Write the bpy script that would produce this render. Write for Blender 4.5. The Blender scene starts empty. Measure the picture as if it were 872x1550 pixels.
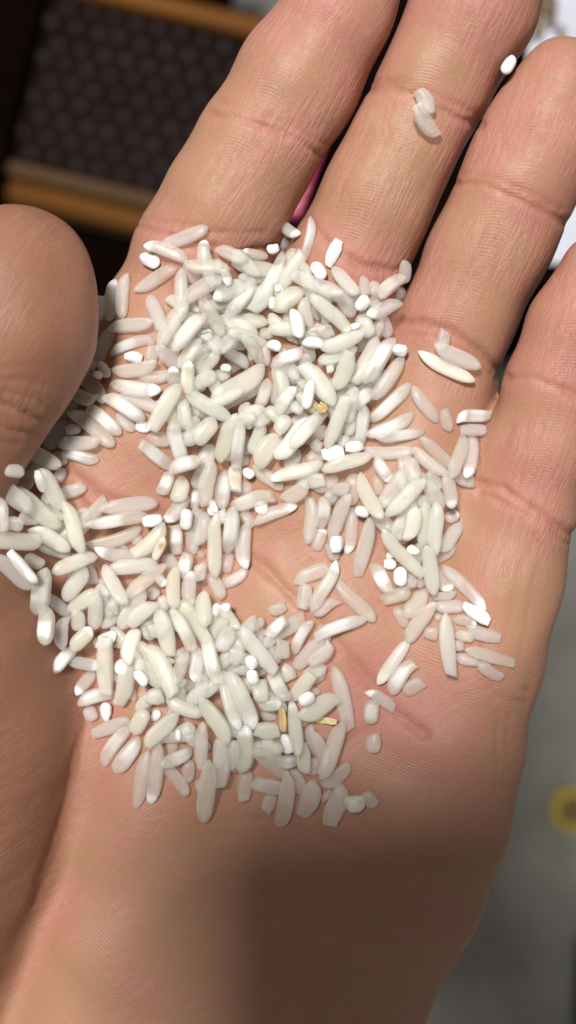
import bpy, bmesh, math, random
import numpy as np
from mathutils import Vector, Matrix

rnd = random.Random(7)
nprng = np.random.default_rng(7)
S = 0.001                      # the scene is thought out in millimetres and built in metres
scene = bpy.context.scene
col = scene.collection

# ------------------------------------------------------------------ camera
D = 160.0                      # lens height above the hollow of the palm, mm
cam_data = bpy.data.cameras.new('camera')
cam = bpy.data.objects.new('camera', cam_data)
col.objects.link(cam)
cam.location = (0, 0, D * S)
cam_data.sensor_fit = 'VERTICAL'
cam_data.sensor_height = 36
cam_data.lens = 36 * D / 155.0
cam_data.clip_start = 0.002
cam_data.clip_end = 20
cam_data.dof.use_dof = True
cam_data.dof.focus_distance = 0.155
cam_data.dof.aperture_fstop = (cam_data.lens * 0.001) / 0.0033   # 3.3 mm pupil, as on a phone
scene.camera = cam

# ------------------------------------------------------------------ light and exposure
world = bpy.data.worlds.new('World')
scene.world = world
world.use_nodes = True
bg = world.node_tree.nodes['Background']
bg.inputs['Color'].default_value = (1.0, 0.93, 0.86, 1)
bg.inputs['Strength'].default_value = 0.21

lamp_d = bpy.data.lights.new('ceiling_lamp', 'AREA')
lamp_d.shape = 'DISK'
lamp_d.size = 0.17
lamp_d.energy = 15.2
lamp_d.color = (1.0, 0.955, 0.90)
lamp = bpy.data.objects.new('ceiling_lamp', lamp_d)
col.objects.link(lamp)
LDIR = Vector((-0.18, 0.27, 1.0)).normalized()
lamp.location = LDIR * 1.0
lamp.rotation_euler = LDIR.to_track_quat('Z', 'Y').to_euler()

scene.view_settings.view_transform = 'Standard'
scene.view_settings.look = 'None'
scene.view_settings.exposure = 0.0
scene.view_settings.gamma = 1.0
scene.cycles.use_denoising = True
scene.cycles.max_bounces = 12
scene.cycles.transparent_max_bounces = 20
scene.cycles.transmission_bounces = 12

# ------------------------------------------------------------------ helpers
def P(px, py, z=0.0):
    """a point seen at photo position px, py at height z (mm)"""
    k = (D - z) / D / 10.0
    return np.array([(px - 436.0) * k, (775.0 - py) * k, z])

def link(name, mesh, parent=None, **props):
    o = bpy.data.objects.new(name, mesh)
    col.objects.link(o)
    if parent is not None:
        o.parent = parent
    for k, v in props.items():
        o[k] = v
    return o

def empty(name, loc, rotz=0.0, **props):
    o = bpy.data.objects.new(name, None)
    col.objects.link(o)
    o.empty_display_size = 0.01
    o.location = loc
    o.rotation_euler = (0, 0, rotz)
    for k, v in props.items():
        o[k] = v
    return o

def mesh_np(name, verts, faces, mat=None, smooth=True):
    me = bpy.data.meshes.new(name)
    me.from_pydata([tuple(v) for v in verts], [], [tuple(f) for f in faces])
    me.update()
    if smooth:
        me.polygons.foreach_set('use_smooth', np.ones(len(me.polygons), dtype=bool))
    if mat:
        me.materials.append(mat)
    return me

def bm_mesh(name, bm, mat=None, smooth=True):
    me = bpy.data.meshes.new(name)
    bm.normal_update()
    bm.to_mesh(me)
    bm.free()
    if smooth:
        me.polygons.foreach_set('use_smooth', np.ones(len(me.polygons), dtype=bool))
    if mat:
        me.materials.append(mat)
    return me

def rbox(sx, sy, sz, bev=0.002, seg=3, centre=(0, 0, 0)):
    bm = bmesh.new()
    bmesh.ops.create_cube(bm, size=1.0)
    bmesh.ops.scale(bm, vec=(sx, sy, sz), verts=bm.verts)
    bmesh.ops.bevel(bm, geom=bm.edges[:], offset=bev, segments=seg, profile=0.5, affect='EDGES')
    bmesh.ops.translate(bm, vec=centre, verts=bm.verts)
    return bm

class Nodes:
    def __init__(self, name):
        self.m = bpy.data.materials.new(name)
        self.m.use_nodes = True
        self.t = self.m.node_tree
        self.p = self.t.nodes['Principled BSDF']
    def n(self, kind, **kw):
        nd = self.t.nodes.new(kind)
        for k, v in kw.items():
            if k in nd.bl_rna.properties and k not in nd.inputs:
                setattr(nd, k, v)
            else:
                nd.inputs[k].default_value = v
        return nd
    def l(self, a, b):
        self.t.links.new(a, b)
    def attr(self, name):
        return self.n('ShaderNodeAttribute', attribute_name=name)
    def math(self, op, a, b=None, c=None, clamp=False):
        nd = self.t.nodes.new('ShaderNodeMath')
        nd.operation = op
        nd.use_clamp = clamp
        for i, v in enumerate((a, b, c)):
            if v is None:
                continue
            if isinstance(v, (int, float)):
                nd.inputs[i].default_value = v
            else:
                self.l(v, nd.inputs[i])
        return nd.outputs[0]
    def ramp(self, val, lo, hi):
        nd = self.n('ShaderNodeMapRange', clamp=True)
        nd.inputs['From Min'].default_value = lo
        nd.inputs['From Max'].default_value = hi
        self.l(val, nd.inputs['Value'])
        return nd.outputs[0]
    def mix(self, fac, a, b, mode='MIX'):
        nd = self.t.nodes.new('ShaderNodeMix')
        nd.data_type = 'RGBA'
        nd.blend_type = mode
        for i, v in ((0, fac), (6, a), (7, b)):
            if isinstance(v, (int, float)):
                nd.inputs[i].default_value = v
            elif isinstance(v, tuple):
                nd.inputs[i].default_value = v + (1,) if len(v) == 3 else v
            else:
                self.l(v, nd.inputs[i])
        return nd.outputs[2]
    def noise(self, scale, detail=3, rough=0.55, vec=None, dist=0.0):
        nd = self.n('ShaderNodeTexNoise')
        nd.inputs['Scale'].default_value = scale
        nd.inputs['Detail'].default_value = detail
        nd.inputs['Roughness'].default_value = rough
        nd.inputs['Distortion'].default_value = dist
        if vec is not None:
            self.l(vec, nd.inputs['Vector'])
        return nd.outputs['Fac']
    def bump(self, height, dist, strength=1.0, normal=None):
        nd = self.n('ShaderNodeBump')
        nd.inputs['Strength'].default_value = strength
        nd.inputs['Distance'].default_value = dist
        self.l(height, nd.inputs['Height'])
        if normal is not None:
            self.l(normal, nd.inputs['Normal'])
        return nd.outputs['Normal']
    def set(self, **kw):
        for k, v in kw.items():
            k = k.replace('_', ' ')
            if isinstance(v, (int, float)):
                self.p.inputs[k].default_value = v
            elif isinstance(v, tuple):
                self.p.inputs[k].default_value = v + (1,) if (len(v) == 3 and k not in ('Subsurface Radius',)) else v
            else:
                self.l(v, self.p.inputs[k])

# ------------------------------------------------------------------ skin
def skin_material():
    N = Nodes('skin')
    geo = N.n('ShaderNodeTexCoord')
    obj = geo.outputs['Object']
    phase = N.attr('phase').outputs['Fac']
    flush = N.attr('flush').outputs['Fac']
    crease = N.attr('crease').outputs['Fac']
    lay = N.attr('lay').outputs['Vector']          # x across, y along a finger, mm
    rel = N.attr('relief').outputs['Fac']
    wrk = N.attr('wrinkle').outputs['Fac']
    # colour: tan to pink, mottled
    m1 = N.noise(90, 4, 0.6, obj)
    m2 = N.noise(420, 3, 0.6, obj)
    m3 = N.noise(2600, 2, 0.5, obj)
    f = N.math('ADD', flush, N.math('MULTIPLY', N.math('SUBTRACT', m1, 0.5), 2.2))
    f = N.math('ADD', f, N.math('MULTIPLY', N.math('SUBTRACT', m2, 0.5), 1.5), clamp=True)
    c = N.mix(f, (0.380, 0.208, 0.128), (0.430, 0.178, 0.145))
    c = N.mix(N.math('MULTIPLY', N.ramp(m3, 0.35, 0.75), 0.22), c, (0.49, 0.285, 0.21))
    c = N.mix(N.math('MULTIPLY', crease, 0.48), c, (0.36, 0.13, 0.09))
    c = N.mix(N.math('MULTIPLY', N.attr('tan').outputs['Fac'], 0.9), c, (0.265, 0.122, 0.074))  # browner skin plus shade painted into the colour of the thumb side
    # a few dirty specks rubbed into the skin
    sp = N.noise(1200, 2, 0.7, obj)
    spm = N.math('MULTIPLY', N.ramp(sp, 0.66, 0.73), N.ramp(m1, 0.5, 0.66))
    c = N.mix(N.math('MULTIPLY', spm, 0.6), c, (0.13, 0.08, 0.055))
    # relief: friction ridges, lengthwise wrinkles, pores
    warp = N.noise(70, 2, 0.5, obj)
    ph = N.math('ADD', phase, N.math('MULTIPLY', warp, 2.4))
    ridge = N.math('SINE', N.math('MULTIPLY', ph, 2 * math.pi / 0.46))
    brk = N.ramp(N.noise(900, 2, 0.6, obj), 0.30, 0.62)
    ridge = N.math('MULTIPLY', ridge, N.math('MULTIPLY', brk, N.ramp(N.noise(170, 3, 0.6, obj), 0.34, 0.62)))
    mp = N.n('ShaderNodeMapping')
    mp.inputs['Scale'].default_value = (1.0, 0.10, 0.10)
    N.l(lay, mp.inputs['Vector'])
    w1 = N.noise(0.85, 4, 0.62, mp.outputs['Vector'], 0.4)
    wr = N.math('ABSOLUTE', N.math('SUBTRACT', w1, 0.5))
    wr = N.ramp(wr, 0.0, 0.075)
    wr = N.math('SUBTRACT', 1.0, N.math('MULTIPLY', N.math('SUBTRACT', 1.0, wr), N.math('MULTIPLY', wrk, N.ramp(m1, 0.38, 0.62))))
    mp2 = N.n('ShaderNodeMapping')
    mp2.inputs['Scale'].default_value = (0.22, 1.0, 0.2)
    mp2.inputs['Location'].default_value = (7.3, 2.2, 0)
    N.l(lay, mp2.inputs['Vector'])
    w2 = N.noise(1.15, 4, 0.65, mp2.outputs['Vector'], 0.5)
    wr2 = N.ramp(N.math('ABSOLUTE', N.math('SUBTRACT', w2, 0.5)), 0.0, 0.07)
    vor = N.n('ShaderNodeTexVoronoi', feature='DISTANCE_TO_EDGE')
    vor.inputs['Scale'].default_value = 1100
    N.l(obj, vor.inputs['Vector'])
    cells = N.ramp(vor.outputs['Distance'], 0.0, 0.25)
    n = N.bump(N.noise(260, 3, 0.55, obj), 0.0003, 0.5)
    n = N.bump(wr, 0.00009, 0.8, n)
    n = N.bump(N.math('MULTIPLY', wr2, wrk), 0.000014, 0.7, n)
    n = N.bump(N.math('MULTIPLY', ridge, rel), 0.000021, 1.0, n)
    n = N.bump(cells, 0.00002, 0.6, n)
    c = N.mix(N.math('MULTIPLY', N.math('SUBTRACT', 1.0, wr), 0.20), c, (0.60, 0.41, 0.30))
    N.set(Base_Color=c, Roughness=N.math('ADD', N.math('ADD', 0.33, N.math('MULTIPLY', m1, 0.24)), N.math('MULTIPLY', m2, 0.12)), Normal=n, Specular_IOR_Level=0.36,
          Subsurface_Weight=0.35, Subsurface_Radius=(1.0, 0.34, 0.18), Subsurface_Scale=0.0011)
    return N.m

SKIN = skin_material()

# ------------------------------------------------------------------ the hand as a distance field
def chain(*pts):               # px, py, z (mm), radius (mm)
    return [(P(a, b, z), r) for a, b, z, r in pts]

INDEX = chain((548, -8, 5, 8.0), (515, 42, 4, 8.9), (453, 130, 1, 9.4), (392, 228, -1, 9.1), (341, 312, -3, 9.5),
              (302, 388, -6, 9.9), (255, 500, -9, 10.6), (235, 640, -11.5, 11.5))
MIDDLE = chain((752, -60, 7, 8.3), (706, 30, 5, 9.2), (655, 135, 2, 9.5), (612, 225, 0, 8.9), (575, 300, -2, 9.25),
               (530, 395, -5, 9.1), (480, 520, -8.5, 9.8), (455, 700, -11.5, 11.0))
RING = chain((845, 148, 6, 8.1), (812, 210, 4, 9.0), (778, 280, 2, 9.0), (738, 375, -1, 9.3), (693, 478, -4, 8.8),
             (655, 585, -7, 9.4), (605, 730, -10.5, 10.6))
LITTLE = chain((915, 425, 5, 7.2), (880, 490, 3, 7.8), (842, 590, 0, 7.9), (815, 680, -2, 7.9), (792, 772, -4, 7.6),
               (760, 870, -5.5, 8.4), (715, 985, -8, 10.0))
THUMB = chain((26, 428, 12, 10.7), (10, 490, 11, 12.0), (-24, 560, 10.5, 11.4), (-66, 635, 10, 10.6), (-115, 720, 9, 11.5))
THENAR = chain((-115, 720, 9, 11.5), (-125, 850, 5, 14.0), (-135, 980, -3, 23.5), (-140, 1100, -6, 26.5), (-158, 1230, -8, 26.0),
               (-195, 1370, -12, 25.0), (-170, 1560, -20, 22))
def part_fingers(A, B, want=1.3, upto=5):
    # slim and shift two neighbouring fingers until light can pass between them
    def nearest(p, r, ch):
        best = None
        for (a, ra), (b, rb) in zip(ch[:-1], ch[1:]):
            h = min(1.0, max(0.0, float((p - a) @ (b - a)) / float((b - a) @ (b - a))))
            q = a + (b - a) * h
            d = np.linalg.norm(p - q) - r - (ra + (rb - ra) * h)
            if best is None or d < best[0]:
                best = (d, q)
        return best
    for _ in range(6):
        for X, Y in ((A, B), (B, A)):
            new = []
            for i, (p, r) in enumerate(X):
                d, q = nearest(p, r, Y)
                if i < upto and d < want:
                    k = 0.25 * (want - d)
                    u = (p - q); u[2] *= 0.3; u = u / np.linalg.norm(u)
                    p = p + u * k; r = r - k
                new.append((p, r))
            X[:] = new
part_fingers(INDEX, MIDDLE, 0.3)
part_fingers(MIDDLE, RING, 0.3, 6)
part_fingers(RING, LITTLE, 0.3, 6)

WEB = [chain((290, 455, -13, 7.5), (400, 470, -13, 7.0), (490, 500, -13, 7.5)),
       chain((470, 540, -13, 8), (560, 560, -12.5, 7.5), (650, 600, -12, 8)),
       chain((620, 700, -12, 8.5), (700, 745, -10.5, 7.5), (765, 850, -10, 7.5)),
       chain((225, 620, -11, 10.5), (120, 720, -11, 9.5), (20, 800, -8, 9.5), (-90, 850, -1, 9.5)),
       chain((235, 700, -13, 11), (110, 850, -14, 11), (-40, 950, -8, 11))]
PALM = [chain((240, 640, -12, 11.5), (235, 900, -14, 12.5), (250, 1150, -14, 13.5), (300, 1500, -17, 15)),
        chain((455, 690, -12, 11.3), (430, 900, -13.8, 12.7), (400, 1150, -14.5, 13.5), (360, 1500, -17, 15)),
        chain((605, 730, -10.5, 10.8), (560, 930, -13, 12.5), (510, 1150, -13.5, 13.5), (420, 1500, -17, 15)),
        chain((715, 985, -8, 10.0), (668, 1120, -9.5, 12.3), (640, 1230, -10, 13.2), (590, 1340, -10.5, 13.8),
              (510, 1480, -13, 14.5), (430, 1640, -17, 16)),
        chain((265, 1090, -13, 11.8), (225, 1250, -12.2, 12.2), (178, 1400, -11.5, 12.0), (120, 1600, -14, 14)),
        chain((120, 1050, -17, 11), (60, 1200, -19, 11), (40, 1500, -22, 12)),
        chain((320, 1600, -22, 20), (300, 1850, -28, 22), (270, 2300, -34, 22)),
        chain((210, 1650, -22, 18), (170, 1850, -28, 20), (130, 2300, -34, 21))]

def smin(a, b, k):
    h = np.maximum(k - np.abs(a - b), 0.0) / k
    return np.minimum(a, b) - h * h * k * 0.25

def cone(Q, a, b, ra, rb):
    ba = (b - a).astype(np.float32)
    pa = Q - a.astype(np.float32)
    h = np.clip((pa @ ba) / float(ba @ ba), 0, 1)
    d = pa - h[:, None] * ba
    return np.sqrt(np.einsum('ij,ij->i', d, d)) - (ra + (rb - ra) * h)

def sd_chain(Q, ch, k=2.5):
    d = None
    for (a, ra), (b, rb) in zip(ch[:-1], ch[1:]):
        e = cone(Q, a, b, np.float32(ra), np.float32(rb))
        d = e if d is None else smin(d, e, k)
    return d

def sd_hand(Q, thumb=True):
    palm = None
    for ch in PALM + WEB:
        e = sd_chain(Q, ch, 4.0)
        palm = e if palm is None else smin(palm, e, 9.0)
    th = sd_chain(Q, THENAR, 6.0)
    palm = smin(palm, th, 5.0)
    if thumb:
        palm = smin(palm, sd_chain(Q, THUMB, 3.5), 3.0)
    fs = [sd_chain(Q, ch, 3.0) for ch in (INDEX, MIDDLE, RING, LITTLE)]
    cut = [f.copy() for f in fs]
    for i in range(3):           # a clean cleft on the surface halfway between two neighbours
        slab = 0.33 - np.abs(fs[i] - fs[i + 1]) * 0.5
        for j in (i, i + 1):
            cut[j] = -smin(-cut[j], -slab, 1.6)
    fg = np.minimum(np.minimum(cut[0], cut[1]), np.minimum(cut[2], cut[3]))
    return smin(palm, fg, 6.0)

H = 0.5
LO = np.array([-74.0, -128.0, -50.0])
HI = np.array([76.0, 96.0, 42.0])

def field(thumb):
    step = 4
    n = (np.ceil((HI - LO) / (H * step)).astype(int)) * step
    cn = n // step
    ax = [LO[i] + (np.arange(cn[i]) * step + (step - 1) / 2) * H for i in range(3)]
    C = np.stack(np.meshgrid(*ax, indexing='ij'), -1).reshape(-1, 3).astype(np.float32)
    dc = sd_hand(C, thumb).reshape(cn)
    g = np.repeat(np.repeat(np.repeat(dc, step, 0), step, 1), step, 2)
    near = np.argwhere(np.abs(dc) < 4.2)
    off = np.stack(np.meshgrid(*[np.arange(step)] * 3, indexing='ij'), -1).reshape(-1, 3)
    I = (near[:, None, :] * step + off[None]).reshape(-1, 3)
    for s in range(0, len(I), 400000):
        J = I[s:s + 400000]
        Q = (LO + J * H).astype(np.float32)
        g[J[:, 0], J[:, 1], J[:, 2]] = sd_hand(Q, thumb)
    return g

def surface_nets(g):
    ins = g < 0
    nx, ny, nz = g.shape
    cnt = np.zeros((nx - 1, ny - 1, nz - 1), np.int8)
    for dx in (0, 1):
        for dy in (0, 1):
            for dz in (0, 1):
                cnt += ins[dx:nx - 1 + dx, dy:ny - 1 + dy, dz:nz - 1 + dz]
    cells = np.argwhere((cnt > 0) & (cnt < 8))
    idx = np.full(cnt.shape, -1, np.int32)
    idx[tuple(cells.T)] = np.arange(len(cells))
    acc = np.zeros((len(cells), 3)); num = np.zeros(len(cells))
    corners = [(a, b, c) for a in (0, 1) for b in (0, 1) for c in (0, 1)]
    for a in corners:
        for ax in range(3):
            if a[ax]: continue
            b = list(a); b[ax] = 1
            va = g[tuple((cells + a).T)]; vb = g[tuple((cells + b).T)]
            m = (va < 0) != (vb < 0)
            t = np.where(m, va / np.where(m, va - vb, 1), 0)
            p = np.tile(np.array(a, float), (len(cells), 1)); p[:, ax] += t
            acc[m] += p[m]; num[m] += 1
    V = LO + (cells + acc / num[:, None]) * H
    F = []
    for ax in range(3):
        sl0 = [slice(None)] * 3; sl1 = [slice(None)] * 3
        sl0[ax] = slice(0, -1); sl1[ax] = slice(1, None)
        a = ins[tuple(sl0)]; b = ins[tuple(sl1)]
        e = np.argwhere(a != b)
        u, v = (ax + 1) % 3, (ax + 2) % 3
        e = e[(e[:, u] > 0) & (e[:, v] > 0)]
        e = e[(e[:, u] < cnt.shape[u]) & (e[:, v] < cnt.shape[v])]
        sgn = a[tuple(e.T)]
        q = []
        for du, dv in ((1, 1), (0, 1), (0, 0), (1, 0)):
            k = e.copy(); k[:, u] -= du; k[:, v] -= dv
            q.append(idx[tuple(k.T)])
        q = np.stack(q, 1)
        q[~sgn] = q[~sgn][:, ::-1]
        F.append(q)
    F = np.concatenate(F)
    return V, F[(F >= 0).all(1)]

def grad(V, f, e=0.15):
    G = np.zeros_like(V)
    for i in range(3):
        d = np.zeros(3); d[i] = e
        G[:, i] = f((V + d).astype(np.float32)) - f((V - d).astype(np.float32))
    return G / (np.linalg.norm(G, axis=1)[:, None] + 1e-9)

g_full = field(True)
V, F = surface_nets(g_full)
del g_full
for _ in range(2):
    Gn = grad(V, sd_hand)
    V = V - Gn * sd_hand(V.astype(np.float32))[:, None]
E = np.concatenate([F[:, [0, 1]], F[:, [1, 2]], F[:, [2, 3]], F[:, [3, 0]]])
DEG = np.bincount(E[:, 0], minlength=len(V)) + np.bincount(E[:, 1], minlength=len(V))
def relax(X, k=0.5):
    A = np.zeros_like(X)
    for i in range(3):
        A[:, i] = np.bincount(E[:, 0], X[E[:, 1], i], len(X)) + np.bincount(E[:, 1], X[E[:, 0], i], len(X))
    return X + k * (A / DEG[:, None] - X)
for _ in range(3):
    V = relax(V)
Gn = grad(V, sd_hand, 0.4)
for _ in range(2):
    Gn = relax(Gn)
Gn /= np.linalg.norm(Gn, axis=1)[:, None] + 1e-9

# creases (photo positions along the skin), half width mm, depth mm, redness
CREASES = [
    ([(318, 172), (350, 176), (400, 190), (455, 214), (490, 240)], 0.75, 0.40, 0.7),
    ([(332, 150), (380, 168), (440, 190), (500, 222)], 0.6, 0.18, 0.4),
    ([(200, 338), (240, 352), (300, 372), (360, 384), (420, 372)], 0.9, 0.5, 0.7),
    ([(548, 140), (590, 128), (640, 150), (690, 178), (730, 190)], 0.8, 0.35, 0.7),
    ([(560, 124), (610, 122), (665, 146), (720, 172)], 0.6, 0.20, 0.5),
    ([(468, 330), (500, 372), (545, 402), (600, 412), (630, 400)], 0.9, 0.45, 0.8),
    ([(688, 276), (730, 278), (780, 300), (830, 325), (860, 340)], 0.8, 0.38, 0.7),
    ([(700, 262), (745, 268), (800, 292), (850, 318)], 0.6, 0.18, 0.4),
    ([(606, 488), (640, 490), (690, 505), (735, 540), (765, 570)], 0.9, 0.45, 0.8),
    ([(604, 505), (650, 506), (700, 528), (745, 565)], 0.6, 0.2, 0.5),
    ([(755, 572), (800, 570), (850, 588), (880, 605)], 0.8, 0.40, 0.7),
    ([(718, 728), (760, 738), (800, 765), (840, 795), (872, 812)], 1.0, 0.55, 0.9),
    ([(728, 745), (775, 765), (815, 790), (860, 822)], 0.7, 0.3, 0.6),
    ([(800, 1046), (770, 1032), (740, 1000), (725, 950), (722, 900)], 0.7, 0.30, 0.5),
    ([(795, 1062), (765, 1060), (735, 1040), (710, 1000)], 0.6, 0.22, 0.4),
    ([(745, 1030), (752, 1080), (752, 1140)], 0.5, 0.15, 0.2),
    ([(90, 700), (150, 752), (220, 770), (300, 800), (400, 860), (500, 960), (600, 1080), (640, 1110)], 1.4, 0.5, 0.6),
    ([(600, 1065), (560, 1100), (520, 1130), (470, 1150)], 1.2, 0.2, 0.4),
    ([(420, 1240), (500, 1270), (600, 1310), (700, 1300)], 1.2, 0.15, 0.2),
    ([(90, 720), (150, 800), (180, 900), (170, 1000), (135, 1080), (112, 1180), (84, 1290), (50, 1370)], 1.6, 0.5, 0.4),
    ([(-40, 618), (0, 612), (40, 626), (72, 640)], 0.8, 0.4, 0.5),
    ([(-40, 640), (0, 648), (40, 655), (60, 662)], 0.8, 0.35, 0.4),
    ([(-40, 596), (10, 594), (56, 604), (84, 622)], 0.5, 0.18, 0.3),
    ([(-40, 664), (0, 668), (30, 672)], 0.5, 0.2, 0.3),
    ([(-20, 580), (30, 574), (80, 584), (102, 596)], 0.5, 0.14, 0.2),
    ([(0, 556), (50, 552), (100, 564)], 0.45, 0.07, 0.06),
    ([(210, 330), (260, 338), (330, 352), (400, 352)], 0.6, 0.2, 0.4),
    ([(352, 196), (330, 235), (300, 285)], 0.5, 0.14, 0.1),
    ([(372, 205), (352, 245), (318, 300)], 0.5, 0.16, 0.1),
    ([(392, 214), (378, 250), (350, 300)], 0.45, 0.07, 0.06),
    ([(560, 200), (538, 250), (515, 300)], 0.45, 0.07, 0.06),
    ([(590, 195), (570, 250), (548, 310)], 0.45, 0.07, 0.06),
    ([(740, 360), (722, 410), (705, 455)], 0.45, 0.07, 0.06),
    ([(765, 350), (748, 400), (728, 460)], 0.45, 0.07, 0.06),
    ([(775, 640), (762, 690), (752, 725)], 0.45, 0.07, 0.06),
    ([(800, 630), (792, 690), (786, 740)], 0.45, 0.07, 0.06),
    ([(770, 850), (752, 900), (735, 960)], 0.45, 0.07, 0.06),
    ([(790, 850), (775, 910), (765, 970)], 0.45, 0.07, 0.06),
    ([(815, 860), (800, 920), (786, 990)], 0.45, 0.07, 0.06),
    ([(758, 1080), (756, 1140), (748, 1200)], 0.45, 0.07, 0.06),
    ([(770, 1080), (768, 1140), (760, 1190)], 0.4, 0.07, 0.06),
    ([(300, 1250), (380, 1238), (470, 1232)], 0.6, 0.15, 0.3),
]
pxv = np.stack([436 + V[:, 0] * 10 * D / (D - V[:, 2]), 775 - V[:, 1] * 10 * D / (D - V[:, 2])], 1)
up = np.clip((Gn[:, 2] + 0.15) / 0.4, 0, 1)
def seg_dist(p, pl):
    d = np.full(len(p), 1e9)
    for a, b in zip(pl[:-1], pl[1:]):
        a = np.array(a, float); ba = np.array(b, float) - a
        h = np.clip(((p - a) @ ba) / (ba @ ba), 0, 1)
        d = np.minimum(d, np.linalg.norm(p - a - h[:, None] * ba, axis=1))
    return d
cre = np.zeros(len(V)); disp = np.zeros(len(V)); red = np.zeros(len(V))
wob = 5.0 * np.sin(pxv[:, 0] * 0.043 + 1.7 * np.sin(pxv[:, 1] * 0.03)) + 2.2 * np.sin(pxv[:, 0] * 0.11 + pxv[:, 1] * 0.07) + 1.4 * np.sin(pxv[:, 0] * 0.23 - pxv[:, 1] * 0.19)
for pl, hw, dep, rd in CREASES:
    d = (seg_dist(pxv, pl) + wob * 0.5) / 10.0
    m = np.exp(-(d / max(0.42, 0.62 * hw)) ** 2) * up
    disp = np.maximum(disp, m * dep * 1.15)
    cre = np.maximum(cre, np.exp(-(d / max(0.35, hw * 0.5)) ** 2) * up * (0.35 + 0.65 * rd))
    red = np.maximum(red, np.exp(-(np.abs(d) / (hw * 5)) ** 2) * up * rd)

# regions: fingers carry their own across / along coordinates
sdv = [sd_chain(V.astype(np.float32), c, 3.0) for c in (INDEX, MIDDLE, RING, LITTLE, THUMB)]
which = np.argmin(np.stack(sdv), 0)
dmin = np.min(np.stack(sdv), 0)
lay = np.zeros((len(V), 3)); ph = np.zeros(len(V)); padpink = np.zeros(len(V))
ctr = P(900, 300)
ph_palm = np.hypot(V[:, 0] - ctr[0], V[:, 1] - ctr[1])
ang = math.radians(-62)
lay[:, 0] = V[:, 0] * math.cos(ang) + V[:, 1] * math.sin(ang)
lay[:, 1] = -V[:, 0] * math.sin(ang) + V[:, 1] * math.cos(ang)
fmask = np.zeros(len(V)); relief = np.ones(len(V))
for i, ch in enumerate((INDEX, MIDDLE, RING, LITTLE, THUMB)):
    a = ch[0][0]; b = ch[-2 if i < 4 else -1][0]
    ax = (b - a)[:2]; L = np.linalg.norm(ax); ax = ax / L
    t = (V[:, :2] - a[:2]) @ ax
    s = (V[:, :2] - a[:2]) @ np.array([-ax[1], ax[0]])
    m = (which == i) & (dmin < 1.2) & (t < L + 4)
    edge = np.minimum(np.abs(dmin - 1.2) / 1.5 + (np.abs(t - L) > 14), np.where(t > L - 40, np.abs(t - L - 4) / 5.0, 1.0))
    near = (which == i) & (t < L + 12) & (t > L - 40)
    relief[near] = np.minimum(relief[near], np.clip(edge[near], 0, 1))
    lay[m, 0] = s[m] + 60 * i; lay[m, 1] = t[m]; fmask[m] = 1
    ph[m] = (t - 0.045 * s * s)[m] + 37 * i
    padpink[m] = np.exp(-((t[m] - 8) / 12) ** 2) * 0.55
ph = np.where(fmask > 0, ph, ph_palm)
relief *= np.where(which == 4, np.where(dmin < 3, 0.55, 1.0), 1.0)
wrk = relief * np.where(fmask > 0, 1.0, 0.45)
pink_spots = [(820, 720, 90, .5), (640, 520, 70, .4), (560, 1080, 120, .55), (650, 1150, 110, .4), (540, 390, 70, .5),
              (260, 380, 60, .4), (780, 880, 60, .2), (40, 420, 90, .25), (200, 1180, 80, .3)]
flush = 0.14 + padpink + 0.35 * red
for x, y, r, a in pink_spots:
    flush += 0.75 * a * np.exp(-((pxv[:, 0] - x) ** 2 + (pxv[:, 1] - y) ** 2) / r ** 2)
for x, y, r, k in ((430, 850, 110, .2), (815, 900, 75, .5), (770, 1000, 50, .25), (760, 1130, 40, .2), (720, 300, 60, .15), (590, 280, 60, .15)):
    flush -= k * np.exp(-((pxv[:, 0] - x) ** 2 + (pxv[:, 1] - y) ** 2) / r ** 2)
flush = np.clip(flush, -0.3, 1)

# browned skin, with shade painted in, on thumb and ball of the thumb
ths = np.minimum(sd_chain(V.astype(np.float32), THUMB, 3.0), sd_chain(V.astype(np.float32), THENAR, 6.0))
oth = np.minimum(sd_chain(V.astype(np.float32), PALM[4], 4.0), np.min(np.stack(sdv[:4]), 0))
thumb_shade = np.clip(0.5 - (ths - np.minimum(oth, 3.0)) / 3.0, 0, 1) * np.clip((170 - pxv[:, 0]) / 90, 0, 1)

# soft lumps of flesh so that nothing is a perfect tube
lump = (np.sin(V[:, 0] * 0.31 + 1.3 * np.sin(V[:, 1] * 0.17)) * np.sin(V[:, 1] * 0.27 + V[:, 2] * 0.2 + 0.8)) * 0.22
V = V - Gn * (disp + lump)[:, None]

hand_me = mesh_np('hand', V * S, F, SKIN)
for nm, arr in (('phase', ph), ('flush', flush), ('crease', cre), ('tan', thumb_shade), ('relief', relief), ('wrinkle', wrk)):
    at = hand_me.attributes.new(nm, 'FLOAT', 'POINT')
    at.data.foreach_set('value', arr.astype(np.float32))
at = hand_me.attributes.new('lay', 'FLOAT_VECTOR', 'POINT')
at.data.foreach_set('vector', lay.astype(np.float32).ravel())
hand = link('hand', hand_me, label='open left palm with slightly cupped fingers holding scattered white rice', category='hand')

# height of the skin under the rice (thumb left out: the grains lie beside it)
g_low = field(False)
HM0 = 0.25
hx = np.arange(LO[0], LO[0] + g_low.shape[0] * H, H)
ins = g_low < 0
top = g_low.shape[2] - 1 - np.argmax(ins[:, :, ::-1], axis=2)
has = ins.any(2)
ii, jj = np.meshgrid(np.arange(g_low.shape[0]), np.arange(g_low.shape[1]), indexing='ij')
tz = np.clip(top, 0, g_low.shape[2] - 2)
va = g_low[ii, jj, tz]; vb = g_low[ii, jj, tz + 1]
HT = LO[2] + (tz + va / (va - vb + 1e-9)) * H
HT = np.where(has, HT, -60.0)
del g_low, ins
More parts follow.
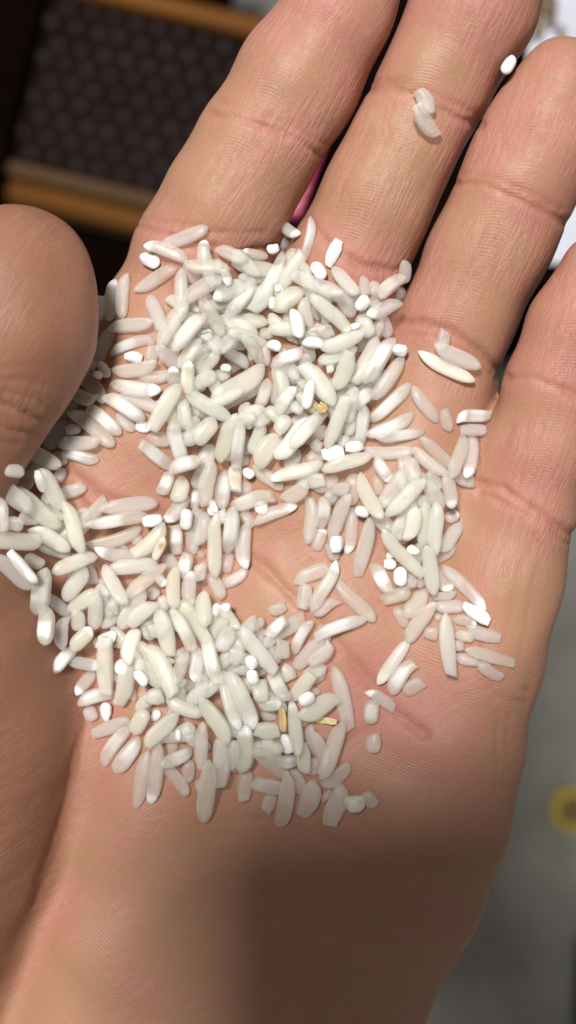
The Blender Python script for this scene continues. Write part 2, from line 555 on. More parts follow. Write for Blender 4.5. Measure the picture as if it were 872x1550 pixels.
# fine height map the grains are dropped on
GX = np.arange(-60, 60, HM0); GY = np.arange(-62, 92, HM0)
fx = (GX - LO[0]) / H; fy = (GY - LO[1]) / H
x0 = np.floor(fx).astype(int); y0 = np.floor(fy).astype(int)
x0 = np.clip(x0, 0, HT.shape[0] - 2); y0 = np.clip(y0, 0, HT.shape[1] - 2)
tx = (fx - x0)[:, None]; ty = (fy - y0)[None, :]
HMAP = (HT[x0][:, y0] * (1 - tx) * (1 - ty) + HT[x0 + 1][:, y0] * tx * (1 - ty)
        + HT[x0][:, y0 + 1] * (1 - tx) * ty + HT[x0 + 1][:, y0 + 1] * tx * ty)
SKINMAP = HMAP.copy()
# ------------------------------------------------------------------ what lies far below the hand, out of focus
def simple(name, colr, rough=0.6, noise=None, col2=None, nscale=40, bump=0.0, bscale=200, spec=0.3):
    N = Nodes(name)
    obj = N.n('ShaderNodeTexCoord').outputs['Object']
    c = colr
    if col2:
        c = N.mix(N.ramp(N.noise(nscale, 4, 0.6, obj), 0.3, 0.7), colr, col2)
    N.set(Base_Color=c, Roughness=rough, Specular_IOR_Level=spec)
    if bump:
        N.set(Normal=N.bump(N.noise(bscale, 4, 0.6, obj), bump, 0.8))
    return N.m

ZF = -640.0
M_FLOOR = simple('concrete', (0.22, 0.22, 0.203), 0.9, col2=(0.33, 0.325, 0.30), nscale=14, bump=0.001, bscale=60)
bm = bmesh.new()
bmesh.ops.create_grid(bm, x_segments=24, y_segments=24, size=2.5)
for v in bm.verts:
    v.co.z = 0.0015 * math.sin(v.co.x * 7) * math.sin(v.co.y * 6.3)
fl = link('floor', bm_mesh('floor', bm, M_FLOOR), kind='structure', label='grey concrete floor out of focus beneath the hand')
fl.location = (0, 0, ZF * S)

# wooden stool with a dark studded seat between two rails
def wood(name, a, b, spec=0.15):
    N = Nodes(name)
    obj = N.n('ShaderNodeTexCoord').outputs['Object']
    mp = N.n('ShaderNodeMapping'); mp.inputs['Scale'].default_value = (1, 12, 12)
    N.l(obj, mp.inputs['Vector'])
    g = N.noise(9, 5, 0.65, mp.outputs['Vector'], 0.6)
    N.set(Base_Color=N.mix(N.ramp(g, 0.3, 0.7), a, b), Roughness=0.6, Specular_IOR_Level=spec, Normal=N.bump(g, 0.0006, 0.5))
    return N.m
M_WOOD = wood('orange_wood', (0.15, 0.055, 0.010), (0.30, 0.125, 0.024))
M_DULL = wood('dull_wood', (0.13, 0.075, 0.04), (0.20, 0.115, 0.06))
M_DARK = wood('dark_wood', (0.004, 0.0022, 0.0018), (0.009, 0.0045, 0.003), 0.0)  # near-black colour standing in for unlit darkness
M_RUB = simple('dark_seat', (0.012, 0.006, 0.006), 0.6, col2=(0.020, 0.010, 0.010), nscale=30, spec=0.05)
M_STUD = simple('dark_stud', (0.020, 0.012, 0.011), 0.5, col2=(0.034, 0.022, 0.021), nscale=50, spec=0.25)
ZS = -500.0
KS = (D - ZS) / D / 10.0 * S            # metres per photo pixel at the seat
c0 = P(200, 152, ZS) * S
stool = empty('wooden_stool', (c0[0], c0[1], ZF * S), math.radians(-13.5),
              label='wooden stool with orange rails around a dark studded seat, blurred behind the hand', category='stool')
SH = (ZS - ZF) * S
def spart(name, sx, sy, sz, cx, cy, cz, m, bev=0.003):
    return link(name, bm_mesh(name, rbox(sx, sy, sz, bev, 3, (cx, cy, cz)), m), stool)
px = KS
spart('seat_panel', 460 * px, 262 * px, 0.012, 45 * px, 0, SH - 0.006, M_RUB)
spart('rail', 620 * px, 30 * px, 0.024, 60 * px, 146 * px, SH - 0.004, M_WOOD, 0.004)
spart('rail', 560 * px, 34 * px, 0.022, 20 * px, -171 * px, SH - 0.014, M_WOOD, 0.006)
spart('moulding', 430 * px, 20 * px, 0.022, 38 * px, -143 * px, SH - 0.006, M_DULL, 0.003)
spart('side_board', 360 * px, 900 * px, 0.03, -335 * px, 0, SH + 0.002, M_DARK)  # near-black slab added where the left is only unlit
spart('back_board', 300 * px, 150 * px, 0.02, -50 * px, 238 * px, SH - 0.03, M_DARK)  # near-black slab standing in for the darkness behind the stool
spart('apron', 620 * px, 300 * px, 0.02, 60 * px, -330 * px, SH - 0.05, M_DARK)  # near-black slab standing in for the shade below the rail
for lx, ly in ((-200, 140), (-200, -150), (280, 140), (280, -150)):
    spart('leg', 0.014, 0.014, SH - 0.03, lx * px, ly * px, (SH - 0.03) / 2, M_DULL)
bm = bmesh.new()
bmesh.ops.create_uvsphere(bm, u_segments=12, v_segments=6, radius=0.0058)
bmesh.ops.scale(bm, vec=(1, 1, 0.62), verts=bm.verts)
stud_me = bm_mesh('stud', bm, M_STUD)
for r in range(9):
    for q in range(13):
        x = (-165 + q * 35.5 + (r % 2) * 17.7) * px
        y = (-112 + r * 28.5) * px
        o = link('stud', stud_me, stool)
        o.location = (x + rnd.uniform(-.0010, .0010), y + rnd.uniform(-.0010, .0010), SH - rnd.uniform(0, .0012))
        o.scale = (rnd.uniform(.88, 1.08), rnd.uniform(.88, 1.08), rnd.uniform(.75, 1.1))

# crumpled pale plastic sheet with a pink hem, on an added dark block
ZP = -230.0
def sheet_mat(name, c1, c2):
    N = Nodes(name)
    obj = N.n('ShaderNodeTexCoord').outputs['Object']
    N.set(Base_Color=N.mix(N.ramp(N.noise(25, 3, 0.5, obj), 0.3, 0.7), c1, c2), Roughness=0.35,
          Normal=N.bump(N.noise(60, 4, 0.6, obj), 0.003, 0.7))
    return N.m
M_LILAC = sheet_mat('lilac_plastic', (0.74, 0.77, 0.88), (0.66, 0.70, 0.84))
M_PINK = sheet_mat('pink_plastic', (0.62, 0.04, 0.16), (0.50, 0.03, 0.12))
def sheet(name, mat, outline_fn, nx, ny, parent, amp, zoff=0.0):
    vs, fs = [], []
    for i in range(nx + 1):
        for j in range(ny + 1):
            a, b = outline_fn(i / nx, j / ny)
            p = P(a, b, ZP)
            h = amp * (math.sin(p[0] * 0.13 + 2 * math.sin(p[1] * 0.08)) + 0.6 * math.sin(p[1] * 0.21 + p[0] * 0.09)) + zoff
            vs.append((p[0], p[1], ZP + h))
    for i in range(nx):
        for j in range(ny):
            fs.append((i * (ny + 1) + j, i * (ny + 1) + j + 1, (i + 1) * (ny + 1) + j + 1, (i + 1) * (ny + 1) + j))
    me = mesh_np(name, np.array(vs) * S, fs, mat)
    o = link(name, me, parent)
    sm = o.modifiers.new('thickness', 'SOLIDIFY'); sm.thickness = 0.0006
    return o
crate = empty('low_crate', tuple(P(760, 120, ZF) * S), 0.0, label='low dark crate beneath the pale plastic sheet', category='crate')
kz = (ZP - 6 - ZF) * S
cc = (P(730, 120, ZP) - P(760, 120, ZF)) * S
link('crate_body', bm_mesh('crate_body', rbox(0.110, 0.150, kz - 0.002, 0.003, 2, (cc[0], cc[1], kz / 2)), M_DARK), crate)  # added wide and near-black so the gap between the fingers looks dark
sh = empty('plastic_sheet', (0, 0, 0), 0.0, label='crumpled pale lilac plastic sheet beyond the ring fingertip', category='plastic sheet')
sheet('sheet_film', M_LILAC, lambda a, b: (790 + 20 * b + 210 * a, -160 + 560 * b), 40, 40, sh, 1.1)
def left(b):                     # the strip runs along the gap between the first two fingers
    return 622 - 168 * b
bag = empty('plastic_strip', (0, 0, 0), 0.0, label='pink and lilac plastic strip glimpsed between index and middle finger', category='plastic strip')
sheet('strip_film', M_LILAC, lambda a, b: (left(b) - 4 + (36 - 34 * b) * a, -120 + 330 * b), 6, 40, bag, 1.1)
sheet('hem', M_PINK, lambda a, b: (left(b) - 26 + 24 * a, -120 + 450 * b), 5, 40, bag, 1.1, 0.9)

M_SCRAP = simple('dry_scrap', (0.14, 0.075, 0.03), 0.7, col2=(0.34, 0.24, 0.11), nscale=300)
for k, (a, b, L, W) in enumerate([(800, 18, 34, 15), (818, 6, 26, 14), (812, 40, 30, 13), (832, 30, 22, 10), (795, 48, 26, 14), (806, -8, 34, 16),
                                  (783, 62, 26, 13), (846, 48, 16, 8), (826, -16, 28, 14), (790, 5, 22, 12), (838, 10, 14, 9)]):
    q = P(a, b, ZP + 5)
    kk = (D - ZP) / D / 10.0
    bm = bmesh.new()
    bmesh.ops.create_grid(bm, x_segments=7, y_segments=4, size=0.5)
    rr = random.Random(40 + k)
    for v in bm.verts:
        x, y = v.co.x, v.co.y
        w = max(0.05, 1 - (2 * abs(x)) ** 2.2) * (1 + rr.uniform(-.25, .25))
        v.co = (x * L * kk * S, y * W * kk * S * w, (2.0 * (y * 2) ** 2 + 1.5 * math.sin(3 * x + k)) * S)
    o = link('dry_scrap', bm_mesh('dry_scrap', bm, M_SCRAP), label='dry brown scrap lying on the pale lilac plastic sheet',
             category='scrap', group='dry brown scraps on the plastic sheet')
    o.location = q * S
    o.rotation_euler = (rr.uniform(-.3, .3), rr.uniform(-.3, .3), rr.uniform(0, 6))
    sm = o.modifiers.new('thickness', 'SOLIDIFY'); sm.thickness = 0.0005

# yellow rimmed cap on the floor
q = P(868, 1226, ZF + 6) * S
cap = empty('round_cap', (q[0], q[1], ZF * S), 0, label='small round cap with a yellow rim and dark middle lying on the grey floor', category='cap')
M_YEL = simple('yellow_plastic', (0.66, 0.52, 0.08), 0.6, col2=(0.46, 0.34, 0.06), nscale=160)
M_BRN = simple('brown_plastic', (0.16, 0.105, 0.05), 0.5, col2=(0.24, 0.16, 0.07), nscale=80)
def lathe(prof, n=40):
    vs, fs = [], []
    for r, z in prof:
        for j in range(n):
            a = 2 * math.pi * j / n
            vs.append((r * math.cos(a), r * math.sin(a), z))
    for i in range(len(prof) - 1):
        for j in range(n):
            k = (j + 1) % n
            fs.append((i * n + j, i * n + k, (i + 1) * n + k, (i + 1) * n + j))
    fs.append(tuple(reversed(range(n)))); fs.append(tuple((len(prof) - 1) * n + j for j in range(n)))
    return np.array(vs), fs
v, f = lathe([(16.5, 0), (17.2, 2), (16.8, 8), (15.2, 10.5), (12, 10.5), (10.6, 8), (10, 4)])
link('cap_rim', mesh_np('cap_rim', v * S, f, M_YEL), cap)
v, f = lathe([(9.8, 3.0), (9.8, 5.5), (6, 6.5), (2, 6.8)])
link('cap_centre', mesh_np('cap_centre', v * S, f, M_BRN), cap)

# dark sandal at the lower right corner
q = P(965, 1640, ZF + 12) * S
sandal = empty('sandal', (q[0], q[1], ZF * S), math.radians(14), label='dark sandal just entering the lower right corner, out of focus', category='sandal')
M_SAN = simple('sandal_rubber', (0.020, 0.019, 0.020), 0.6, col2=(0.035, 0.033, 0.033), nscale=60)
vs, fs = [], []
NA = 36
for z, k in ((0, .96), (3, 1), (12, 1), (16, .97)):
    for j in range(NA):
        a = 2 * math.pi * j / NA
        y = 120 * math.sin(a)
        w = (42 - 8 * math.cos(2 * math.pi * (y + 20) / 240) * -1) * (1 if math.cos(a) > 0 else 0.94)
        vs.append((k * w * math.copysign(abs(math.cos(a)) ** 0.8, math.cos(a)), k * y, z))
for i in range(3):
    for j in range(NA):
        b = (j + 1) % NA
        fs.append((i * NA + j, i * NA + b, (i + 1) * NA + b, (i + 1) * NA + j))
fs.append(tuple(reversed(range(NA)))); fs.append(tuple(3 * NA + j for j in range(NA)))
link('sole', mesh_np('sole', np.array(vs) * S, fs, M_SAN), sandal)
vs, fs = [], []
for i in range(17):
    a = math.pi * i / 16
    for y in (-22, 22):
        for rr in (1.0, 0.93):
            vs.append((42 * rr * math.cos(a), y + 25, 8 + 44 * rr * math.sin(a) ** 0.8))
for i in range(16):
    o = i * 4
    fs += [(o, o + 2, o + 6, o + 4), (o + 1, o + 5, o + 7, o + 3), (o, o + 4, o + 5, o + 1), (o + 2, o + 3, o + 7, o + 6)]
link('strap', mesh_np('strap', np.array(vs) * S, fs, M_SAN), sandal)

# the phone that takes the picture: its body shades the heel of the hand
phone = empty('smartphone', (0, 0, 0), 0, label='dark smartphone held above the hand with its lens facing down', category='smartphone')
M_PH = simple('phone_glass', (0.02, 0.02, 0.022), 0.25)
PX0, PX1, PY0, PY1 = -48.0, 29.0, -134.0, 17.0
bm = bmesh.new()                       # slab with generous rounded corners
ol = []
for (cx, cy, a0) in ((PX1 - 13, PY1 - 13, 0), (PX0 + 13, PY1 - 13, 90), (PX0 + 13, PY0 + 13, 180), (PX1 - 13, PY0 + 13, 270)):
    for k in range(9):
        t = math.radians(a0 + k * 11.25)
        ol.append((cx + 13 * math.cos(t), cy + 13 * math.sin(t)))
rings = [[bm.verts.new((x * s + (1 - s) * (PX0 + PX1) / 2, y * s + (1 - s) * (PY0 + PY1) / 2, z)) for x, y in ol]
         for s, z in ((0.975, D + 3), (1, D + 4.5), (1, D + 9), (0.975, D + 10.6))]
for ra, rb in zip(rings[:-1], rings[1:]):
    for k in range(len(ol)):
        bm.faces.new((ra[k], ra[(k + 1) % len(ol)], rb[(k + 1) % len(ol)], rb[k]))
bm.faces.new(list(reversed(rings[0]))); bm.faces.new(rings[-1])
bmesh.ops.scale(bm, vec=(S, S, S), verts=bm.verts)
bmesh.ops.rotate(bm, cent=(0, 0, 0), matrix=Matrix.Rotation(math.radians(5), 3, 'Z'), verts=bm.verts)
link('phone_body', bm_mesh('phone_body', bm, M_PH), phone)
v, f = lathe([(5.2, 3.2), (5.2, 1.0), (4.6, 0.6), (3.4, 0.6), (3.2, 2.4)])
v = v + np.array([0, 0, D])
link('lens_ring', mesh_np('lens_ring', v * S, f, M_PH), phone)
# ------------------------------------------------------------------ rice
# every grain: two ends and width, read in squares of the photograph (origin, scale), then look and layer.
# look: t clear, g milky, s clear with a white belly, w chalk white, y cream; 1/2 white tip, a/b broken end, c chip
TILES = [
((60, 400, 5.01), """550 110 545 430 100 t1 1;635 65 630 410 105 t 1;467 240 457 430 85 wab 0;510 465 865 470 110 t 1;
545 480 430 725 110 tb 0;525 660 850 560 95 s 0;645 700 780 720 92 wc 0;400 445 350 650 110 t 0;310 640 370 735 90 tc 0;
365 790 435 745 72 wc 0;440 735 530 860 85 w 0;405 830 475 850 62 wc 0;550 810 890 765 110 t 1"""),
((60, 530, 5.01), """245 110 520 395 125 t 1;235 300 415 400 112 g 2;205 290 300 265 62 t 0;90 390 240 355 85 g 0;95 530 290 400 110 t 0;
230 450 550 735 130 t1 2;385 420 615 635 110 s 1;500 325 790 525 122 s 2;530 240 917 310 118 s2 1;575 345 902 445 118 t 1;
590 480 720 610 90 t 0;730 575 842 590 88 wab 1;240 530 50 740 130 t 1;200 610 312 600 82 wa 1;140 690 455 710 112 t1 2;
165 760 440 850 102 s 1;20 650 90 610 62 wc 0;0 600 110 560 82 t 0"""),
((0, 640, 5.01), """305 60 150 225 102 t 0;218 210 447 340 126 g 2;90 270 305 335 122 t 1;55 370 165 370 92 t 0;240 380 150 505 122 t 1;
-10 450 225 640 145 t 1;290 360 320 530 66 wa 3;335 350 460 660 140 g 2;150 495 425 800 140 g 2;450 550 650 480 102 t 1;
410 235 510 300 92 t 0;430 450 480 350 92 t 0;520 595 605 985 125 g 2;775 578 615 775 112 t 1;10 580 5 815 100 t 1;
40 760 170 780 112 t 1;150 720 315 720 132 g 1"""),
((130, 640, 5.01), """118 650 527 595 130 t 1;20 790 457 700 112 s 1;760 550 615 760 112 t2 1;740 410 690 600 135 g 2;440 160 665 350 115 s 2;
640 370 570 545 112 s 1;470 120 660 125 115 t 0;650 10 730 290 120 s 2;630 350 872 290 125 s 2"""),
((0, 780, 5.01), """-25 190 290 215 140 t 1;248 95 507 270 126 y1 2;-10 295 190 565 125 t 1;88 275 262 515 88 wa 2;290 210 525 290 122 t 0;
205 305 320 385 105 t 0;352 400 285 762 150 s 2;410 412 707 288 116 g 2;355 590 512 772 95 t 0;665 400 475 630 132 g 1;
515 720 745 565 125 g 1"""),
((130, 760, 5.01), """18 342 410 200 102 t 1;440 155 575 118 100 wc 1;605 178 368 402 126 g 2;420 255 355 315 82 t 0;602 270 510 435 74 yd 2;
685 180 680 390 106 sab 1;765 52 750 212 102 w 2;75 372 450 410 112 t1 1;175 495 530 465 132 g 1;592 475 300 705 112 t 2;
108 495 290 775 116 g 2;600 405 695 525 112 t 0;770 395 745 575 116 sab 1;800 530 780 775 112 t1 1;668 495 680 795 116 g 2;
75 640 185 705 102 g 0;180 745 190 870 112 g 0;255 335 305 385 82 t 0;540 560 605 640 90 w 0;440 395 485 430 70 t 0;30 480 60 622 100 t 0"""),
((260, 740, 5.01), """172 155 140 490 112 t 0;630 145 728 140 100 wab 1;538 165 622 275 102 tb 0;742 28 455 145 130 s 2;562 258 540 600 122 t2 1;
462 140 410 485 125 s 2;312 185 312 665 112 g 2;262 180 195 425 112 t 1;435 485 410 635 110 t 0;585 615 368 735 92 sb 0;
285 640 395 825 102 t 0;220 565 220 695 92 tc 1;300 120 322 195 90 w 1;365 170 372 265 112 yc 1;190 460 245 525 62 t 0;620 240 945 128 102 t2 1"""),
((270, 610, 5.01), """25 -10 62 205 104 t 1;125 105 85 325 130 t 1;285 130 135 300 138 g 2;415 85 305 440 132 g 2;502 140 440 478 102 s 3;
645 140 540 375 105 g 1;430 460 432 662 112 yb 2;260 320 175 475 132 g 1;262 445 200 782 132 t 2;370 515 318 795 132 s 1;
490 505 575 555 72 w 1;560 485 800 625 112 t 0;760 235 590 475 165 g 1;130 655 120 812 72 s 1;400 640 565 650 112 t 0;
205 485 128 645 112 t 1;245 730 285 835 62 w 1;520 385 508 475 62 gc 1;400 330 380 440 62 g 0"""),
((400, 600, 5.01), """48 615 442 528 120 g1 2;250 650 452 630 122 gb 1;330 150 105 475 136 y 2;445 135 215 392 122 s 3;612 15 468 382 112 g 3;
440 442 608 430 126 wab 2;445 562 815 468 116 g 2;620 390 742 380 102 wc 2;762 78 730 380 102 s 1;640 90 650 295 102 g 0;
255 395 178 565 122 g 1;430 420 330 505 122 t 0;520 700 642 700 112 tc 1;380 720 565 630 112 t 0;690 590 640 820 140 t 0;
180 148 98 272 112 gb 2;15 90 135 185 102 g 1;200 60 292 112 92 g 1;540 260 560 340 82 g 0;610 300 600 385 102 g 0;
372 350 425 392 92 tc 0;480 720 542 802 102 t 0;140 795 335 672 122 t 1"""),
((530, 600, 5.01), """482 152 128 305 112 s 1;567 280 205 330 92 s 1;95 415 478 410 106 t 1;543 305 788 542 102 t 1;473 402 732 605 102 t 1;
180 465 312 640 106 s2 1;415 575 235 845 132 t 1;450 445 505 655 125 t 1;560 622 285 905 132 g 2;580 578 692 705 92 t 0;
570 640 705 855 122 t 1;730 590 782 845 112 t2 1;200 600 232 745 82 t 0;520 760 592 862 112 g 0;60 595 215 925 120 g 2"""),
((640, 600, 5.01), """347 292 198 612 112 t 1;250 605 388 652 112 tc 0;398 295 342 618 106 t2 0;268 145 512 145 106 s1ab 1;288 255 487 250 96 t 1"""),
((420, 740, 5.01), """265 72 225 415 112 t 1;355 68 338 280 112 s 2;522 38 398 395 112 t 1;345 300 290 470 105 t1 0;445 358 445 482 116 wabc 1;
395 415 442 545 112 tc 0;562 145 543 493 112 t2 0;702 225 598 652 116 tb 1;588 165 695 175 86 w 1;732 565 835 780 122 sb 1;
720 180 855 325 122 t 0;375 30 430 95 92 t 0"""),
((550, 740, 5.01), """583 112 538 495 122 g 2;742 260 588 485 116 t 1;382 138 348 392 124 y2 2;470 100 448 425 112 t 1;622 235 722 182 92 t2 0;
702 440 540 535 92 t 0;125 330 445 655 116 g 2;300 215 248 385 112 g 1;155 572 248 572 92 wc 0;287 588 280 742 106 w 1;
330 450 428 482 74 w 1;172 500 232 512 52 w 0;480 428 535 805 126 g 2;315 720 402 690 112 tc 0;560 615 645 775 112 t2 0;
525 820 692 800 74 t 0;400 680 452 740 82 t 0"""),
((560, 860, 5.01), """560 5 865 305 106 t2 1;100 245 305 170 122 tc 0;435 165 255 355 132 t 1;188 305 272 445 102 t 0;485 255 285 555 122 t 2;
480 295 725 275 106 t 1;415 490 522 490 112 tc 1;578 345 612 802 122 gb 2;305 545 70 880 112 y2 1"""),
((640, 880, 5.01), """308 185 505 302 96 wab 1;235 290 408 320 92 t2 0;330 370 582 435 106 tb 0;248 400 388 430 92 t 0;325 495 692 615 102 t 1;
242 580 435 592 102 t 0;422 615 595 735 102 tb 0;245 480 295 492 82 tc 0;90 270 145 270 62 t 0"""),
((440, 840, 5.01), """20 185 285 95 116 tb 0;372 70 142 405 106 s1 1;110 215 90 408 122 tc 0;350 325 175 465 102 tc 0;345 235 635 495 122 ta 1;
565 470 185 605 106 s 1;228 535 275 665 102 t 0;315 680 138 825 116 tc 1"""),
((500, 980, 5.01), """605 105 452 345 126 sa 1;695 255 565 350 122 ta 0;285 315 495 455 102 t1b 1;320 395 308 578 122 s 0;330 660 325 800 126 ta 0"""),
((180, 330, 5.01), """318 185 672 88 112 t 1;198 190 522 312 106 t1 1;150 280 312 362 104 w 0;122 555 427 378 112 t 1;642 168 630 335 102 t1 0;
500 370 832 360 112 t 1;515 330 592 495 112 t 0;466 385 470 675 104 t 0;475 625 775 465 122 t 1;212 588 335 845 112 tb 0;
515 650 290 975 132 t 1;640 720 428 1012 122 s 2;608 615 792 875 122 t 1;560 685 622 705 52 t 0"""),
((320, 330, 5.01), """40 225 255 335 104 t 0;235 262 425 278 78 t1 0;422 245 512 218 82 w 1;165 370 495 402 118 g 1;562 275 385 580 112 s 2;
450 480 325 705 132 g 2;335 465 125 745 122 s 2;85 395 132 505 72 wc 1;15 605 245 485 132 g1 1;535 25 655 155 102 t2 0;508 145 585 235 92 t 0;
775 5 688 335 86 s 1;640 235 555 335 82 t 1;695 285 525 505 132 g 1;695 545 475 695 142 g 1;465 595 458 690 52 w 2;505 505 498 560 48 w 2;
690 615 742 825 112 g 1;38 690 135 690 72 s 0"""),
((460, 330, 5.01), """-92 415 274 605 122 t 2;70 335 152 465 92 w 1;272 175 178 360 94 wab 1;225 360 385 595 112 g 1;465 435 450 605 86 t 0;
745 425 555 605 112 s 1;772 335 768 485 102 t 0;728 618 488 745 112 t2 2;540 475 518 585 92 t 0;485 600 398 692 102 w 1;
258 560 375 735 112 t 0;762 545 690 625 82 t 0;45 605 348 835 116 g 2"""),
((180, 470, 5.01), """268 235 228 405 102 t 0;288 290 455 430 122 t 1;625 225 455 430 122 g 1;598 185 712 175 84 w 1;532 385 520 635 112 g1 2;
765 325 585 485 122 g 1;732 165 720 325 112 g 1;425 435 408 565 102 t1 1;150 510 378 490 102 t 0;452 562 258 905 132 g 2;
488 680 502 870 112 t 1;498 635 835 825 122 g 2;588 562 835 478 112 g 0;580 735 645 795 92 g 0"""),
((320, 470, 5.01), """420 55 95 135 128 g 2;620 -25 662 218 106 w 2;430 40 622 195 112 g 0;412 452 5 685 165 g 3;395 550 68 725 112 g 1;
65 430 152 442 62 w 2;75 255 265 262 92 s 1;322 185 310 375 82 g 1;400 225 398 415 92 t 0;430 252 525 292 84 wc 2;448 400 695 335 108 s 2;
682 385 608 545 112 t 0;442 535 368 735 104 s 2;540 455 488 705 112 t 0;622 575 478 765 112 s1 2;758 528 718 745 86 w 3;
690 240 855 252 82 w 2;395 725 215 845 112 g 2;75 310 285 402 102 g 1;455 775 328 875 102 g 1;640 610 725 602 102 t 0;
365 170 465 180 92 t 0"""),
((460, 470, 5.01), """458 175 135 292 122 g 2;395 285 115 385 112 g 1;562 205 375 545 140 g 2;655 195 458 545 130 s 2;672 290 788 312 96 wc 2;
745 345 525 665 122 t 1;372 335 258 595 132 g 2;515 595 345 745 116 s 1;390 560 298 642 112 g 0;582 475 520 562 82 w 0;
448 55 502 195 122 g 1;298 155 432 105 62 w 1;220 430 178 455 62 yc 1;805 572 525 845 112 s 1;592 45 655 195 102 t 1;
100 160 222 150 102 tc 1;18 395 235 705 148 g 2"""),
((590, 480, 5.01), """420 108 385 245 102 ta 0;328 240 692 372 130 t 1;222 272 638 475 112 y1 0;163 540 362 788 112 t 1;412 705 448 865 98 ta 0"""),
((600, 0, 3.206), """110 438 168 545 76 tac 0;83 540 198 640 72 tc 0;572 272 522 358 62 w 0"""),
((40, 880, 5.01), """542 90 498 372 122 g 2;395 210 385 375 112 g 1;160 195 152 468 132 s 1;275 275 262 515 112 t 1;495 365 345 515 122 g1 2;
352 505 212 695 112 s 0;335 590 545 640 102 t2 1;512 685 385 840 102 t2 0;495 495 695 395 102 w 2;612 430 605 850 136 gab 2;
675 130 600 275 112 t 0"""),
((180, 880, 5.01), """215 65 5 355 132 g 1;282 158 75 335 132 g 2;240 305 230 445 112 g 1;310 205 402 545 140 gb 2;398 205 562 535 112 s 2;
468 135 665 435 132 g 1;330 108 332 225 92 g 1;232 55 292 125 102 g 0;618 82 655 335 122 g 2;825 165 715 405 112 t1 1;
748 165 720 265 72 w 1;658 388 742 768 122 s 3;852 335 755 535 132 s 2;120 365 55 615 132 y2 2;235 490 425 845 150 gb 2;
185 560 292 805 112 g 1;430 580 522 560 122 g 1;605 495 568 755 112 g2 1;172 585 150 685 92 w 1;5 595 42 705 102 w 1"""),
((100, 1010, 5.01), """92 255 365 190 122 s 1;165 295 208 405 112 t 0;300 262 302 405 92 wb 1;485 -40 415 285 140 g 1;520 30 608 140 78 w 2;
612 222 740 220 132 gc 1;205 522 492 405 112 ta 1;605 320 500 500 132 g 2;482 445 262 735 112 s 1;570 545 375 795 132 s 1;
708 328 655 405 62 w 1;845 365 598 565 132 g 2"""),
((240, 1010, 5.01), """55 250 335 350 112 g 1;305 255 545 565 132 g 2;478 45 605 465 122 g2 2;565 28 745 445 132 g2 2;200 260 460 125 122 g 1;
135 530 272 445 140 g 0;468 535 482 905 132 t 1;660 435 658 805 136 g1 1;570 555 582 805 72 t 0;662 785 638 1005 122 t 0;
320 415 310 765 106 tb 1;150 470 152 560 48 w 1"""),
((380, 1000, 5.01), """25 660 265 905 122 t 1;38 525 208 530 132 gab 2;90 595 212 745 132 g 1;322 325 372 688 112 g1 2;250 555 292 708 92 w 1;
205 765 345 770 102 sc 1;400 635 398 855 112 g 1;375 440 625 262 150 gb 2;635 55 732 515 125 tb 1;698 485 555 880 132 t 2;
480 525 560 790 102 t 1;440 495 492 715 92 t 0;565 70 445 165 102 t 0;450 95 308 295 122 ga 2;240 55 305 135 122 gc 2;
148 85 255 292 122 s 2;70 145 82 318 132 gc 2;55 330 232 320 112 g2 1;75 420 195 420 74 g 0;480 255 365 325 102 w 2;430 240 525 230 62 t 0"""),
((380, 1100, 4.27), """398 205 412 315 86 tc 0;645 250 465 388 96 t 1;415 345 345 575 132 tb 1;612 385 488 615 132 tb 1;455 475 522 418 52 t 0;
618 500 728 490 112 yc 1;740 425 802 520 88 tc 0;5 360 205 390 112 t 1;250 285 198 665 112 t 2;140 430 98 545 92 tb 0;258 268 352 425 92 t 0"""),
((160, 1110, 5.01), """295 135 250 560 112 t 0;402 60 348 545 112 t2 1;425 215 645 150 112 s 1;445 235 622 465 102 t 0;640 205 630 375 102 t 0;
805 190 728 695 142 t 1;700 350 712 440 62 t 0"""),
((320, 880, 5.01), """440 222 565 180 102 tcb 0;555 280 425 412 112 sc 1;212 365 475 685 122 g 3;392 300 275 375 92 tc 0;705 298 395 455 132 t 0;
748 290 622 548 92 s 2;545 450 545 585 116 tc 1;822 425 635 668 112 t 0;210 425 168 635 122 g 1;288 568 312 668 96 wc 3;
302 665 322 785 92 w 3;438 480 512 622 82 t 0;875 655 700 722 102 t 0"""),
]
